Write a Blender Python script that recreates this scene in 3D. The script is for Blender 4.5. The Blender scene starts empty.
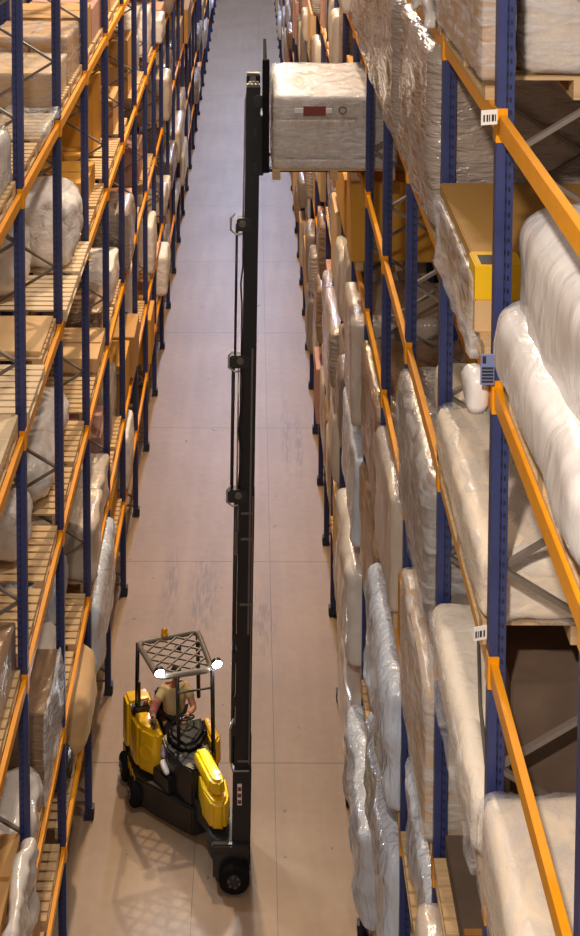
import bpy, bmesh, math, random
from math import sin, cos, pi, tan, radians
from mathutils import Vector, Matrix, noise

random.seed(11)
C = bpy.context.scene.collection
IM = Matrix.Identity(4)

# ------------------------------------------------------------------ materials
MATS = {}

def nodes(name):
    m = bpy.data.materials.new(name); m.use_nodes = True
    nt = m.node_tree
    return m, nt, nt.nodes['Principled BSDF']

def lin(c):
    return tuple(((x / 255) / 12.92 if x <= 10 else ((x / 255 + .055) / 1.055) ** 2.4) for x in c) + (1,)

def mat(name, rgb, rough=.6, metal=0, var=.12, scale=6, bump=0, bscale=30, stretch=(1, 1, 1), rot=(0, 0, 0),
        coat=0, emit=0, spec=.5, dist=.02):
    """base colour with a noise variation and an optional stretched noise bump"""
    m, nt, p = nodes(name); N = nt.nodes; L = nt.links
    tc = N.new('ShaderNodeTexCoord'); mp = N.new('ShaderNodeMapping')
    mp.inputs['Scale'].default_value = stretch; mp.inputs['Rotation'].default_value = rot
    L.new(tc.outputs['Object'], mp.inputs['Vector'])
    c = Vector(lin(rgb)[:3])
    nz = N.new('ShaderNodeTexNoise'); nz.inputs['Scale'].default_value = scale; nz.inputs['Detail'].default_value = 4
    L.new(mp.outputs['Vector'], nz.inputs['Vector'])
    r = N.new('ShaderNodeValToRGB')
    r.color_ramp.elements[0].position = .3; r.color_ramp.elements[1].position = .7
    r.color_ramp.elements[0].color = (*(c * (1 - var)), 1); r.color_ramp.elements[1].color = (*(c * (1 + var)), 1)
    L.new(nz.outputs['Fac'], r.inputs['Fac']); L.new(r.outputs['Color'], p.inputs['Base Color'])
    p.inputs['Roughness'].default_value = rough; p.inputs['Metallic'].default_value = metal
    p.inputs['Specular IOR Level'].default_value = spec
    p.inputs['Coat Weight'].default_value = coat; p.inputs['Coat Roughness'].default_value = .15
    if bump:
        n2 = N.new('ShaderNodeTexNoise'); n2.inputs['Scale'].default_value = bscale; n2.inputs['Detail'].default_value = 3
        n2.inputs['Distortion'].default_value = .6
        L.new(mp.outputs['Vector'], n2.inputs['Vector'])
        b = N.new('ShaderNodeBump'); b.inputs['Strength'].default_value = bump; b.inputs['Distance'].default_value = dist
        L.new(n2.outputs['Fac'], b.inputs['Height']); L.new(b.outputs['Normal'], p.inputs['Normal'])
        L.new(b.outputs['Normal'], p.inputs['Coat Normal'])
    if emit:
        p.inputs['Emission Color'].default_value = (.92, .96, 1, 1); p.inputs['Emission Strength'].default_value = emit
    MATS[name] = m
    return m

def film_mat(name, lo, hi, rgb=(225, 225, 228)):
    """stretch film: partly see-through, glossy, wrinkled"""
    m, nt, p = nodes(name); N = nt.nodes; L = nt.links
    tc = N.new('ShaderNodeTexCoord'); mp = N.new('ShaderNodeMapping')
    mp.inputs['Scale'].default_value = (1, .7, 3); mp.inputs['Rotation'].default_value = (.5, .3, 0)
    L.new(tc.outputs['Object'], mp.inputs['Vector'])
    nz = N.new('ShaderNodeTexNoise'); nz.inputs['Scale'].default_value = 5; nz.inputs['Detail'].default_value = 4
    nz.inputs['Distortion'].default_value = .8
    L.new(mp.outputs['Vector'], nz.inputs['Vector'])
    mr = N.new('ShaderNodeMapRange'); mr.inputs['From Min'].default_value = .35; mr.inputs['From Max'].default_value = .7
    mr.inputs['To Min'].default_value = lo; mr.inputs['To Max'].default_value = hi
    L.new(nz.outputs['Fac'], mr.inputs['Value'])
    b = N.new('ShaderNodeBump'); b.inputs['Strength'].default_value = .5; b.inputs['Distance'].default_value = .03
    L.new(nz.outputs['Fac'], b.inputs['Height']); L.new(b.outputs['Normal'], p.inputs['Normal'])
    p.inputs['Base Color'].default_value = lin(rgb); p.inputs['Roughness'].default_value = .3
    tr = N.new('ShaderNodeBsdfTransparent'); mx = N.new('ShaderNodeMixShader')
    L.new(mr.outputs['Result'], mx.inputs['Fac']); L.new(tr.outputs['BSDF'], mx.inputs[1]); L.new(p.outputs['BSDF'], mx.inputs[2])
    L.new(mx.outputs['Shader'], N['Material Output'].inputs['Surface'])
    MATS[name] = m

def post_mat():
    m, nt, p = nodes('rack_blue_paint'); N = nt.nodes; L = nt.links
    tc = N.new('ShaderNodeTexCoord'); sp = N.new('ShaderNodeSeparateXYZ'); L.new(tc.outputs['Object'], sp.inputs[0])
    def mth(op, a, b=None):
        n = N.new('ShaderNodeMath'); n.operation = op
        for i, v in enumerate((a, b)):
            if v is None: continue
            if isinstance(v, (int, float)): n.inputs[i].default_value = v
            else: L.new(v, n.inputs[i])
        return n.outputs[0]
    fz = mth('ABSOLUTE', mth('SUBTRACT', mth('FRACT', mth('MULTIPLY', sp.outputs['Z'], 1 / .075)), .5))
    inz = mth('LESS_THAN', fz, .2)
    gx = mth('LESS_THAN', mth('ABSOLUTE', mth('SUBTRACT', mth('ABSOLUTE', sp.outputs['X']), .078)), .007)
    gy = mth('LESS_THAN', mth('ABSOLUTE', mth('SUBTRACT', mth('ABSOLUTE', sp.outputs['Y']), .026)), .008)
    hole = mth('MULTIPLY', inz, mth('MAXIMUM', gx, gy))
    nz = N.new('ShaderNodeTexNoise'); nz.inputs['Scale'].default_value = 5; L.new(tc.outputs['Object'], nz.inputs['Vector'])
    r = N.new('ShaderNodeValToRGB'); r.color_ramp.elements[0].color = lin((42, 50, 96)); r.color_ramp.elements[1].color = lin((58, 68, 120))
    L.new(nz.outputs['Fac'], r.inputs['Fac'])
    mx = N.new('ShaderNodeMix'); mx.data_type = 'RGBA'; L.new(hole, mx.inputs['Factor'])
    L.new(r.outputs['Color'], mx.inputs['A']); mx.inputs['B'].default_value = (.01, .012, .03, 1)
    L.new(mx.outputs['Result'], p.inputs['Base Color']); p.inputs['Roughness'].default_value = .42
    MATS['blue'] = m

def floor_mat():
    m, nt, p = nodes('polished_concrete'); N = nt.nodes; L = nt.links
    g = N.new('ShaderNodeNewGeometry'); sp = N.new('ShaderNodeSeparateXYZ'); L.new(g.outputs['Position'], sp.inputs[0])
    X, Y = sp.outputs['X'], sp.outputs['Y']
    def mth(op, a, b=None, c=None):
        n = N.new('ShaderNodeMath'); n.operation = op
        for i, v in enumerate((a, b, c)):
            if v is None: continue
            if isinstance(v, (int, float)): n.inputs[i].default_value = v
            else: L.new(v, n.inputs[i])
        return n.outputs[0]
    def near(v, c, w): return mth('LESS_THAN', mth('ABSOLUTE', mth('SUBTRACT', v, c)), w)
    jy = mth('LESS_THAN', mth('ABSOLUTE', mth('SUBTRACT', mth('FRACT', mth('DIVIDE', mth('SUBTRACT', Y, 21.55 - 2.87), 5.74)), .5)), .0028)
    jx = mth('MAXIMUM', near(X, .36, .007), mth('MULTIPLY', near(X, -.77, .006), mth('LESS_THAN', Y, 21.5)))
    joint = mth('MAXIMUM', jy, jx)
    def noise_(scale, detail=5, vec=None, dist=0):
        n = N.new('ShaderNodeTexNoise'); n.inputs['Scale'].default_value = scale; n.inputs['Detail'].default_value = detail
        n.inputs['Distortion'].default_value = dist
        L.new(vec or g.outputs['Position'], n.inputs['Vector']); return n.outputs['Fac']
    mp = N.new('ShaderNodeMapping'); mp.inputs['Scale'].default_value = (3, .25, 1); L.new(g.outputs['Position'], mp.inputs['Vector'])
    a = noise_(.5); b = noise_(1.2, 6, mp.outputs['Vector']); c = noise_(6, 8); d = noise_(3.2, 2)
    mp2 = N.new('ShaderNodeMapping'); mp2.inputs['Scale'].default_value = (14, 1.6, 1); L.new(g.outputs['Position'], mp2.inputs['Vector'])
    e = noise_(1.5, 8, mp2.outputs['Vector'])
    r = N.new('ShaderNodeValToRGB'); r.color_ramp.elements[0].color = lin((132, 108, 86)); r.color_ramp.elements[1].color = lin((159, 133, 108))
    r.color_ramp.elements[0].position = .32; r.color_ramp.elements[1].position = .68
    L.new(mth('ADD', mth('MULTIPLY', a, .4), mth('ADD', mth('MULTIPLY', b, .35), mth('MULTIPLY', c, .25))), r.inputs['Fac'])
    # worn tyre scrub patches, each with a ragged outline
    def patch(cx, cy, hx, hy):
        ex = mth('SUBTRACT', 1, mth('DIVIDE', mth('ABSOLUTE', mth('SUBTRACT', X, cx)), hx))
        ey = mth('SUBTRACT', 1, mth('DIVIDE', mth('ABSOLUTE', mth('SUBTRACT', Y, cy)), hy))
        k = mth('MULTIPLY', mth('MAXIMUM', ex, 0), mth('MAXIMUM', ey, 0))
        return mth('MINIMUM', mth('MULTIPLY', k, mth('MULTIPLY', mth('MAXIMUM', mth('SUBTRACT', e, .42), 0), 5.0)), .42)
    st = patch(.78, 32.6, .14, 2.6)
    for q in ((1.05, 32.2, .12, 2.2), (-.85, 26.0, .35, 1.8), (.2, 25.2, .3, 1.2), (-1.45, 26.5, .2, 1.4), (-1.5, 22.8, .3, .8)):
        st = mth('MAXIMUM', st, patch(*q))
    spots = mth('MULTIPLY', mth('GREATER_THAN', d, .735), .6)
    dark = mth('MINIMUM', mth('ADD', mth('ADD', mth('MULTIPLY', joint, .55), st), spots), .8)
    mx = N.new('ShaderNodeMix'); mx.data_type = 'RGBA'; L.new(dark, mx.inputs['Factor'])
    L.new(r.outputs['Color'], mx.inputs['A']); mx.inputs['B'].default_value = lin((70, 58, 50))
    L.new(mx.outputs['Result'], p.inputs['Base Color'])
    p.inputs['Roughness'].default_value = .42
    MATS['floor'] = m

post_mat(); floor_mat()
mat('orange', (236, 156, 6), .4, var=.06)
mat('brace', (122, 112, 104), .5, metal=.2, var=.08)
mat('foot', (40, 42, 52), .5)
mat('wood', (204, 172, 128), .75, var=.16, scale=5, stretch=(.6, 6, 6), bump=.2)
mat('wood_pale', (228, 205, 170), .75, var=.12, scale=5, stretch=(.6, 6, 6), bump=.2)
mat('cardboard', (192, 148, 92), .75, var=.07, scale=3)
mat('cardboard_pale', (214, 178, 130), .75, var=.07, scale=3)
mat('cardboard_olive', (178, 134, 66), .7, var=.05, scale=2)
mat('carton_yellow', (214, 158, 58), .7, var=.06, scale=3)
mat('carton_label_yellow', (240, 190, 20), .5, var=.04)
mat('carton_pink', (190, 146, 134), .75, var=.07)
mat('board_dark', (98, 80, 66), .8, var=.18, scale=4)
mat('tape', (170, 120, 62), .3)
mat('cream', (244, 226, 202), .62, var=.05, scale=3, bump=.35, bscale=5, dist=.03)
mat('cream_quilt', (242, 230, 214), .65, var=.04, scale=3, bump=.6, bscale=9, dist=.03)
mat('white_film', (226, 220, 216), .24, var=.05, scale=4, bump=.4, bscale=3, stretch=(1.6, 1.2, .6), rot=(.5, .25, 0), dist=.06, coat=.5)
mat('wrap_cream', (206, 192, 178), .28, var=.1, scale=3, bump=.45, bscale=5, stretch=(1.8, 1.8, .5), rot=(.3, .2, 0), dist=.05, coat=.4)
mat('wrap_silver', (166, 152, 142), .22, var=.16, scale=3, bump=.7, bscale=6, stretch=(1, .6, 3.4), rot=(.7, .3, 0), dist=.06, coat=.6)
mat('wrap_grey', (140, 128, 120), .3, var=.12, scale=3, bump=.45, bscale=5, stretch=(1.8, 1.8, .45), rot=(.3, .2, 0), dist=.05, coat=.5)
mat('wrap_brown', (150, 122, 98), .28, var=.14, scale=3, bump=.7, bscale=5, stretch=(1, .8, 4), rot=(.2, .2, 0), dist=.05, coat=.5)
mat('wrap_blue', (214, 224, 240), .2, var=.08, scale=4, bump=.8, bscale=5, stretch=(2, 2.2, .4), rot=(.15, .1, 0), dist=.06, coat=.6)
mat('sack', (242, 236, 232), .5, var=.06, scale=5, bump=.7, bscale=7, dist=.05)
mat('bin_bag', (52, 48, 50), .25, var=.2, bump=.6, bscale=8)
mat('strap', (96, 88, 80), .5)
mat('tag_white', (236, 234, 230), .5, var=.02)
mat('ink', (44, 42, 46), .6, var=.02)
mat('ink_red', (128, 62, 50), .5, var=.04)
mat('placard', (120, 132, 178), .5, var=.05)
mat('truck_yellow', (246, 196, 14), .28, var=.04, coat=.5)
mat('truck_black', (30, 30, 33), .34, var=.15, coat=.2)
mat('mast_black', (27, 28, 34), .42, var=.12)
mat('steel', (120, 112, 102), .5, metal=.4)
mat('chrome_hose', (190, 186, 178), .25, metal=.6)
mat('rubber', (24, 24, 25), .9, spec=.15)
mat('hub', (44, 44, 47), .5)
mat('guard_grey', (116, 108, 100), .4, var=.06)
mat('seat_vinyl', (18, 18, 20), .5, coat=0, spec=.35, bump=.25, bscale=4)
mat('lamp_lens', (250, 252, 255), .2, emit=90)
mat('amber', (196, 138, 16), .25, coat=.5)
mat('skin', (206, 150, 122), .5, var=.05)
mat('hair', (54, 42, 36), .6)
mat('shirt', (200, 178, 132), .8, bump=.4, bscale=14)
mat('sleeve', (176, 108, 104), .8, bump=.3, bscale=14)
mat('trousers', (28, 28, 33), .45, bump=.4, bscale=9)
mat('trainers', (236, 234, 232), .5)
mat('jeans', (176, 170, 196), .7)
mat('glove', (40, 40, 46), .6)
mat('wall', (128, 116, 106), .8, var=.08, scale=.6)
film_mat('film', .12, .75)
film_mat('film_thin', .03, .5)

# ------------------------------------------------------------------ mesh builder
class MB:
    def __init__(s): s.bm = bmesh.new()
    def _add(s, pts, faces):
        v = [s.bm.verts.new(p) for p in pts]
        for f in faces:
            try: s.bm.faces.new([v[i] for i in f])
            except ValueError: pass
        return v
    def box(s, x0, x1, y0, y1, z0, z1):
        if x0 > x1: x0, x1 = x1, x0
        s._add([(x, y, z) for z in (z0, z1) for y in (y0, y1) for x in (x0, x1)],
               [(0, 2, 3, 1), (4, 5, 7, 6), (0, 1, 5, 4), (1, 3, 7, 5), (3, 2, 6, 7), (2, 0, 4, 6)]); return s
    def bar(s, a, b, w, h=None, up=(0, 0, 1)):
        a, b = Vector(a), Vector(b); h = h or w; d = (b - a).normalized(); up = Vector(up)
        if abs(d.dot(up)) > .98: up = Vector((1, 0, 0))
        sx = d.cross(up).normalized() * w / 2; sy = sx.cross(d).normalized() * h / 2
        s._add([p + i * sx + j * sy for p in (a, b) for i, j in ((-1, -1), (1, -1), (1, 1), (-1, 1))],
               [(0, 1, 2, 3), (7, 6, 5, 4), (0, 4, 5, 1), (1, 5, 6, 2), (2, 6, 7, 3), (3, 7, 4, 0)]); return s
    def tube(s, pts, r, n=8):
        pts = [Vector(p) for p in pts]; rs = r if isinstance(r, (list, tuple)) else [r] * len(pts); rings = []; prev = None
        for i, p in enumerate(pts):
            d = (pts[min(i + 1, len(pts) - 1)] - pts[max(i - 1, 0)]).normalized()
            u = prev if prev is not None else Vector((0, 0, 1)) if abs(d.z) < .9 else Vector((1, 0, 0))
            sx = d.cross(u).normalized(); sy = sx.cross(d).normalized(); prev = sy
            rings.append([s.bm.verts.new(p + rs[i] * (cos(2 * pi * k / n) * sx + sin(2 * pi * k / n) * sy)) for k in range(n)])
        for a, b in zip(rings, rings[1:]):
            for k in range(n): s.bm.faces.new((a[k], a[(k + 1) % n], b[(k + 1) % n], b[k]))
        s.bm.faces.new(rings[0][::-1]); s.bm.faces.new(rings[-1]); return s
    def lathe(s, c, axis, prof, n=24):
        c, ax = Vector(c), Vector(axis).normalized()
        u = ax.cross(Vector((0, 0, 1)) if abs(ax.z) < .9 else Vector((1, 0, 0))).normalized(); w = ax.cross(u); rings = []
        for t, r in prof:
            rings.append([s.bm.verts.new(c + ax * t + r * (cos(2 * pi * k / n) * u + sin(2 * pi * k / n) * w)) for k in range(n)])
        for a, b in zip(rings, rings[1:]):
            for k in range(n): s.bm.faces.new((a[k], a[(k + 1) % n], b[(k + 1) % n], b[k]))
        s.bm.faces.new(rings[0][::-1]); s.bm.faces.new(rings[-1]); return s
    def prism(s, poly, z0, z1, inset=0, T=None):
        cx = sum(p[0] for p in poly) / len(poly); cy = sum(p[1] for p in poly) / len(poly); n = len(poly)
        def zz(z, p): return z(p) if callable(z) else z
        pts = [Vector((x, y, zz(z0, (x, y)))) for x, y in poly] + \
              [Vector((cx + (x - cx) * (1 - inset), cy + (y - cy) * (1 - inset), zz(z1, (x, y)))) for x, y in poly]
        if T: pts = [T @ p for p in pts]
        s._add(pts, [tuple(range(n))[::-1], tuple(range(n, 2 * n))] + [(i, (i + 1) % n, n + (i + 1) % n, n + i) for i in range(n)]); return s
    def soft(s, x0, x1, y0, y1, z0, z1, r=.06, amp=.02, freq=2.2, cell=.16, seed=0, bulge=0, flat=True, maxn=16):
        """block with rounded edges and a lumpy cloth-like surface"""
        b = bmesh.new(); hx, hy, hz = abs(x1 - x0) / 2, abs(y1 - y0) / 2, (z1 - z0) / 2
        c = Vector(((x0 + x1) / 2, (y0 + y1) / 2, (z0 + z1) / 2)); r = min(r, hx * .95, hy * .95, hz * .95)
        k = max(3, min(maxn, int(max(hx, hy, hz) * 2 / cell)))
        bmesh.ops.create_cube(b, size=2)
        bmesh.ops.subdivide_edges(b, edges=b.edges[:], cuts=k, use_grid_fill=True)
        sd = Vector((seed * 3.7, seed * 1.3, seed * 2.1))
        for v in b.verts:
            q = v.co.copy()
            for i in range(3):            # push grid lines toward edges so corners round well
                t = q[i]; q[i] = (1 if t > 0 else -1) * abs(t) ** .75
            p = Vector((q.x * hx, q.y * hy, q.z * hz))
            inn = Vector((max(-hx + r, min(hx - r, p.x)), max(-hy + r, min(hy - r, p.y)), max(-hz + r, min(hz - r, p.z))))
            d = p - inn
            d = d.normalized() if d.length > 1e-6 else Vector((0, 0, 1))
            o = inn + d * r
            g = noise.noise((o + c + sd) * freq) * amp + noise.noise((o + c + sd) * freq * 2.7) * amp * .5
            if bulge: g += bulge * (1 - q.z ** 2) * (1 if abs(d.z) < .7 else 0)
            o = o + d * g
            if flat and o.z < -hz + .02: o.z = -hz
            v.co = o + c
        me = bpy.data.meshes.new('t'); b.to_mesh(me); b.free(); s.bm.from_mesh(me); bpy.data.meshes.remove(me); return s
    def cone(s, a, b, r, n=12): return s.tube([a, b], r, n)
    def mesh(s, name, m, M=IM, smooth=False, bevel=0):
        if bevel: bmesh.ops.bevel(s.bm, geom=s.bm.edges[:], offset=bevel, segments=4 if bevel >= .04 else 2, affect='EDGES', clamp_overlap=True)
        s.bm.transform(M.inverted()); bmesh.ops.recalc_face_normals(s.bm, faces=s.bm.faces[:])
        me = bpy.data.meshes.new(name); s.bm.to_mesh(me); s.bm.free()
        if smooth: me.polygons.foreach_set('use_smooth', [True] * len(me.polygons))
        me.materials.append(MATS[m]); return me

ROOT = {}
def T(x, y, z, rz=0): return Matrix.Translation((x, y, z)) @ Matrix.Rotation(rz, 4, 'Z')

def tag(o, label=None, cat=None, group=None, kind=None):
    if label: o['label'] = label
    if cat: o['category'] = cat
    if group: o['group'] = group
    if kind: o['kind'] = kind
    return o

def thing(name, M, label, cat, group=None):
    o = bpy.data.objects.new(name, None); o.empty_display_size = .2; C.objects.link(o); o.matrix_world = M
    ROOT[o.name] = M; return tag(o, label, cat, group)

def part(name, mb, m, parent, label=None, smooth=False, bevel=0):
    """mesh in world coordinates -> child whose local frame is its parent's"""
    M = ROOT[parent.name]
    o = bpy.data.objects.new(name, mb.mesh(name, m, M, smooth, bevel)); C.objects.link(o); o.parent = parent
    ROOT[o.name] = M; tag(o, label)
    if bevel >= .04:
        o.data.polygons.foreach_set('use_smooth', [True] * len(o.data.polygons)); o.modifiers.new('wn', 'WEIGHTED_NORMAL')
    return o

def solo(name, mb, m, M, label, cat, group=None, smooth=False, bevel=0):
    o = bpy.data.objects.new(name, mb.mesh(name, m, M, smooth, bevel)); C.objects.link(o); o.matrix_world = M
    ROOT[o.name] = M; return tag(o, label, cat, group)

def copy_tree(o, M, parent=None):
    c = o.copy(); C.objects.link(c)
    if parent: c.parent = parent
    else: c.matrix_world = M
    for ch in o.children: copy_tree(ch, None, c)
    return c

ONES = 'first second third fourth fifth sixth seventh eighth ninth tenth eleventh twelfth thirteenth fourteenth fifteenth sixteenth seventeenth eighteenth nineteenth'.split()
def nth(n):
    if n < 20: return ONES[n - 1]
    t = {2: 'twent', 3: 'thirt', 4: 'fort'}[n // 10]
    return t + 'ieth' if n % 10 == 0 else t + 'y-' + ONES[n % 10 - 1]

# ------------------------------------------------------------------ the place
def struct(name, mb, m, bevel=0):
    o = bpy.data.objects.new(name, mb.mesh(name, m)); C.objects.link(o); o['kind'] = 'structure'; return o
struct('floor', MB().box(-9, 9, -2, 112, -.15, 0), 'floor')
struct('wall_left', MB().box(-9.2, -9, -2, 112, -.15, 19), 'wall')
struct('wall_right', MB().box(9, 9.2, -2, 112, -.15, 19), 'wall')
struct('wall_back', MB().box(-9.2, 9.2, 112, 112.2, -.15, 19), 'wall')

XR, YR, BR = 1.409, 6.12, 2.425
XL, YL, BL = 2.263, 14.612, 2.885
LR = [1.7, 3.3, 4.9, 6.5, 8.17, 9.65, 11.33, 12.94]
LL = [1.67, 3.2, 5.7, 8.25, 10.72]
NR, NL = 37, 29
def yr(k): return YR + BR * k
def yl(k): return YL + BL * k
DEPTH = 1.16

# ------------------------------------------------------------------ pallet racks
def rack(label, sgn, X, Y0, B, k0, k1, levels, H, rear_to, group='long pallet racks', near_beams=12, brace_to=40):
    """sgn +1: rack to the +X side, its front plane at X. One run of racking: posts, braces, beams"""
    R = thing('pallet_rack', T(sgn * X, Y0, 0), label, 'rack', group)
    M = ROOT[R.name]
    s = sgn
    pm = MB(); pm.box(0, s * .052, -.05, .05, 0, H); pm.box(s * .05, s * .066, -.03, .03, 0, H); pm.box(s * .064, s * .1, -.044, .044, 0, H)
    pm = pm.mesh('upright', 'blue')
    fm = MB().box(s * -.02, s * .12, -.09, .09, 0, .012); fm.box(s * -.03, s * .06, -.07, .07, .012, .16); fm = fm.mesh('foot_plate', 'foot')
    bm = MB(); z = .35; i = 0
    bm.bar((s * .08, .012, .2), (s * (DEPTH - .08), .012, .2), .035)
    while z < H - 1:
        a, b = (.08, DEPTH - .08) if i % 2 == 0 else (DEPTH - .08, .08)
        bm.bar((s * a, .012 * (-1) ** i, z), (s * b, .012 * (-1) ** i, z + .62), .045, .028); z += .62; i += 1
    bm = bm.mesh('frame_brace', 'brace')
    em = MB().box(s * .008, s * .054, .052, B - .052, -.06, .06)
    em.box(s * .012, s * .05, .052, B - .052, .06, .064); em = em.mesh('beam', 'orange')
    cm = MB(); cm.box(s * -.006, s * .0, -.05, .052, -.1, .1); cm.box(s * -.006, s * .06, .05, .057, -.1, .1); cm = cm.mesh('beam_connector', 'orange')
    cm2 = MB(); cm2.box(s * -.006, s * .0, B - .052, B + .05, -.1, .1); cm2.box(s * -.006, s * .06, B - .057, B - .05, -.1, .1); cm2 = cm2.mesh('beam_connector', 'orange')
    def put(name, me, par, x, y, z):
        o = bpy.data.objects.new(name, me); C.objects.link(o); o.parent = par; o.location = (x, y, z); return o
    n_up = 0; far = MB(); nfar = 0; farb = MB(); nfb = 0; nb = 0
    for k in range(k0, k1 + 1):
        y = B * k
        u = put('upright', pm, R, 0, y, 0); put('foot_plate', fm, u, 0, 0, 0)
        if k <= rear_to:
            u = put('upright', pm, R, s * (DEPTH - .1), y, 0)
        if k <= brace_to: put('frame_brace', bm, R, 0, y, 0)
        if k == k1: continue
        for z in levels:
            if k < near_beams:
                b = put('beam', em, R, 0, y, z)
                if k < near_beams: put('beam_connector', cm, b, 0, 0, 0); put('beam_connector', cm2, b, 0, 0, 0)
            else:
                farb.box(s * .008, s * .054, y + .05, y + B - .05, z - .06, z + .06); farb.box(s * -.006, s * .004, y - .05, y + .1, z - .1, z + .1); nfb += 1
            if k <= rear_to:
                farb.box(s * (DEPTH - .06), s * (DEPTH - .01), y + .05, y + B - .05, z - .06, z + .06); nfb += 1
    if nfb:
        o = bpy.data.objects.new('beam', farb.mesh('beam', 'orange')); C.objects.link(o); o.parent = R; o['kind'] = 'stuff'
    return R

RR = rack('blue and orange pallet rack receiving the raised load, right of the aisle', 1, XR, YR, BR, 0, NR, LR, 16.2, 16, near_beams=12)
RL = rack('blue and orange pallet rack with wide bays, left of the aisle behind the cab', -1, XL, YL, BL, -1, NL, LL, 16.2, 14, near_beams=18)
RR2 = rack('dim pallet rack standing behind the right rack', 1, XR + 1.42, YR - .3, BR, 0, 13, LR, 15.5, -1, near_beams=12, brace_to=13)
RL2 = rack('dim pallet rack standing behind the left rack', -1, XL + 1.42, YL - 1.2, BL, -2, 12, LL, 15.5, -1, near_beams=18, brace_to=12)

# barcode tags and the placard on the right rack
def tagplate(par, x, y, z, w, h, rot):
    M = T(x, y, z, rot)
    b = MB()._add and MB(); b.box(-w / 2, w / 2, -.004, 0, -h / 2, h / 2); b.bm.transform(M)
    t = part('barcode_tag', b, 'tag_white', par, 'white barcode tag')
    k = MB(); xx = -w * .38
    while xx < w * .36:
        wd = random.choice((.006, .01, .014)); k.box(xx, xx + wd, -.006, -.0045, -h * .28, h * .18); xx += wd + random.choice((.006, .01))
    k.bm.transform(M); part('barcode', k, 'ink', t)
tagplate(RR, 1.335, 8.32, 13.03, .1, .085, .3)
tagplate(RR, 1.345, 8.44, 9.93, .085, .085, .3)
b = MB().box(1.33, 1.41, 8.46, 8.47, 11.42, 11.6); pl = part('placard', b, 'placard', RR, 'pale blue number placard')
b = MB()
for r_ in range(5): b.box(1.337, 1.403, 8.455, 8.4595, 11.435 + r_ * .02, 11.445 + r_ * .02)
b.box(1.34, 1.36, 8.455, 8.4595, 11.55, 11.59)
part('printed_lines', b, 'ink', pl)

# ------------------------------------------------------------------ pallets
PAL = {}
def pallet_mesh(dx, dy, m):
    key = (round(dx, 2), round(dy, 2), m)
    if key not in PAL:
        b = MB(); n = max(5, int(dy / .155)); w = dy / n
        for i in range(n):
            y = -dy / 2 + w * i; b.box(-dx / 2, dx / 2, y + w * .12, y + w * .88, .118, .14)
        for j in (-1, 0, 1):
            x = j * (dx / 2 - .05); b.box(x - .05, x + .05, -dy / 2 + .01, dy / 2 - .01, .096, .119)
            for q in (-1, 0, 1): b.box(x - .05, x + .05, q * (dy / 2 - .08) - .07, q * (dy / 2 - .08) + .07, .02, .097)
            b.box(x - .05, x + .05, -dy / 2 + .01, dy / 2 - .01, 0, .021)
        PAL[key] = b.mesh('pallet', m)
    return PAL[key]
def pallet(x, y, z, dx, dy, label, m='wood', group='wooden pallets on the racks'):
    o = bpy.data.objects.new('pallet', pallet_mesh(dx, dy, m)); C.objects.link(o); o.location = (x, y, z)
    return tag(o, label, 'pallet', group)

# ------------------------------------------------------------------ loads
GRP = 'goods stored on the racks'
def place(side, tier, bay, half=None):
    r = {'R': 'right rack', 'L': 'left rack', 'RB': 'rear rack behind the right', 'LB': 'rear rack behind the left'}[side]
    h = {None: '', 0: 'near half of ', 1: 'far half of '}[half]
    return f'{r}, {nth(tier + 1)} tier up, {h}{nth(bay)} bay'

def block_load(name, look, cat, x0, x1, y0, y1, z0, z1, m, where, r=.07, amp=.025, seed=0, layers=1, film=None, bulge=0, cell=.13, tails=False, freq=2.2):
    """film-wrapped goods or mattresses: layers as parts, optional see-through film"""
    Mx = T((x0 + x1) / 2, (y0 + y1) / 2, z0)
    lab = f'{look}, {where}'
    if layers == 1 and not film and not tails:
        return solo(name, MB().soft(x0, x1, y0, y1, z0, z1, r, amp, freq, cell, seed, bulge), m, Mx, lab, cat, GRP, smooth=True)
    t = thing(name, Mx, lab, cat, GRP); h = (z1 - z0) / layers
    for i in range(layers):
        dx = random.uniform(-.015, .015)
        part('mattress' if cat == 'mattress' else 'packed_layer', MB().soft(x0 + dx, x1 + dx, y0 + .01, y1 - .01, z0 + h * i + .002, z0 + h * (i + 1) - .002, min(r, h * .4), amp, freq, cell, seed + i, bulge), m, t, smooth=True)
    if film:
        part('stretch_film', MB().soft(x0 - .02 if x0 < x1 else x0 + .02, x1, y0 - .02, y1 + .02, z0 + .003, z1 + .02, r + .02, amp * 1.3, freq * 1.4, cell, seed + 9, bulge), film, t, 'crumpled clear stretch film', smooth=True)
    if tails:
        fx = x0 if abs(x0) < abs(x1) else x1
        for i in range(3):
            yy = y0 + (y1 - y0) * (.12 + .38 * i); b = MB()
            b.soft(fx - .05, fx + .05, yy - .1, yy + .1, z0 - .12, z0 + .12, .04, .05, 7, .03, seed + i)
            part('film_end', b, 'white_film', t, 'loose bunched end of the film', smooth=True)
    return t

def carton(look, x0, x1, y0, y1, z0, z1, m, where, tape=True, name='carton', rz=0):
    if x0 > x1: x0, x1 = x1, x0
    cx, cy = (x0 + x1) / 2, (y0 + y1) / 2
    M = T(cx, cy, z0, rz); t = thing(name, M, f'{look}, {where}', 'carton', GRP)
    w, d, h = (x1 - x0) / 2, (y1 - y0) / 2, z1 - z0
    def tr(b): b.bm.transform(M); return b
    part('body', tr(MB().box(-w, w, -d, d, 0, h)), m, t, bevel=.008)
    if tape:
        part('tape', tr(MB().box(-w + .01, w - .01, -.03, .03, h - .002, h + .002)), 'tape', t, 'brown parcel tape')
    return t

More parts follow.
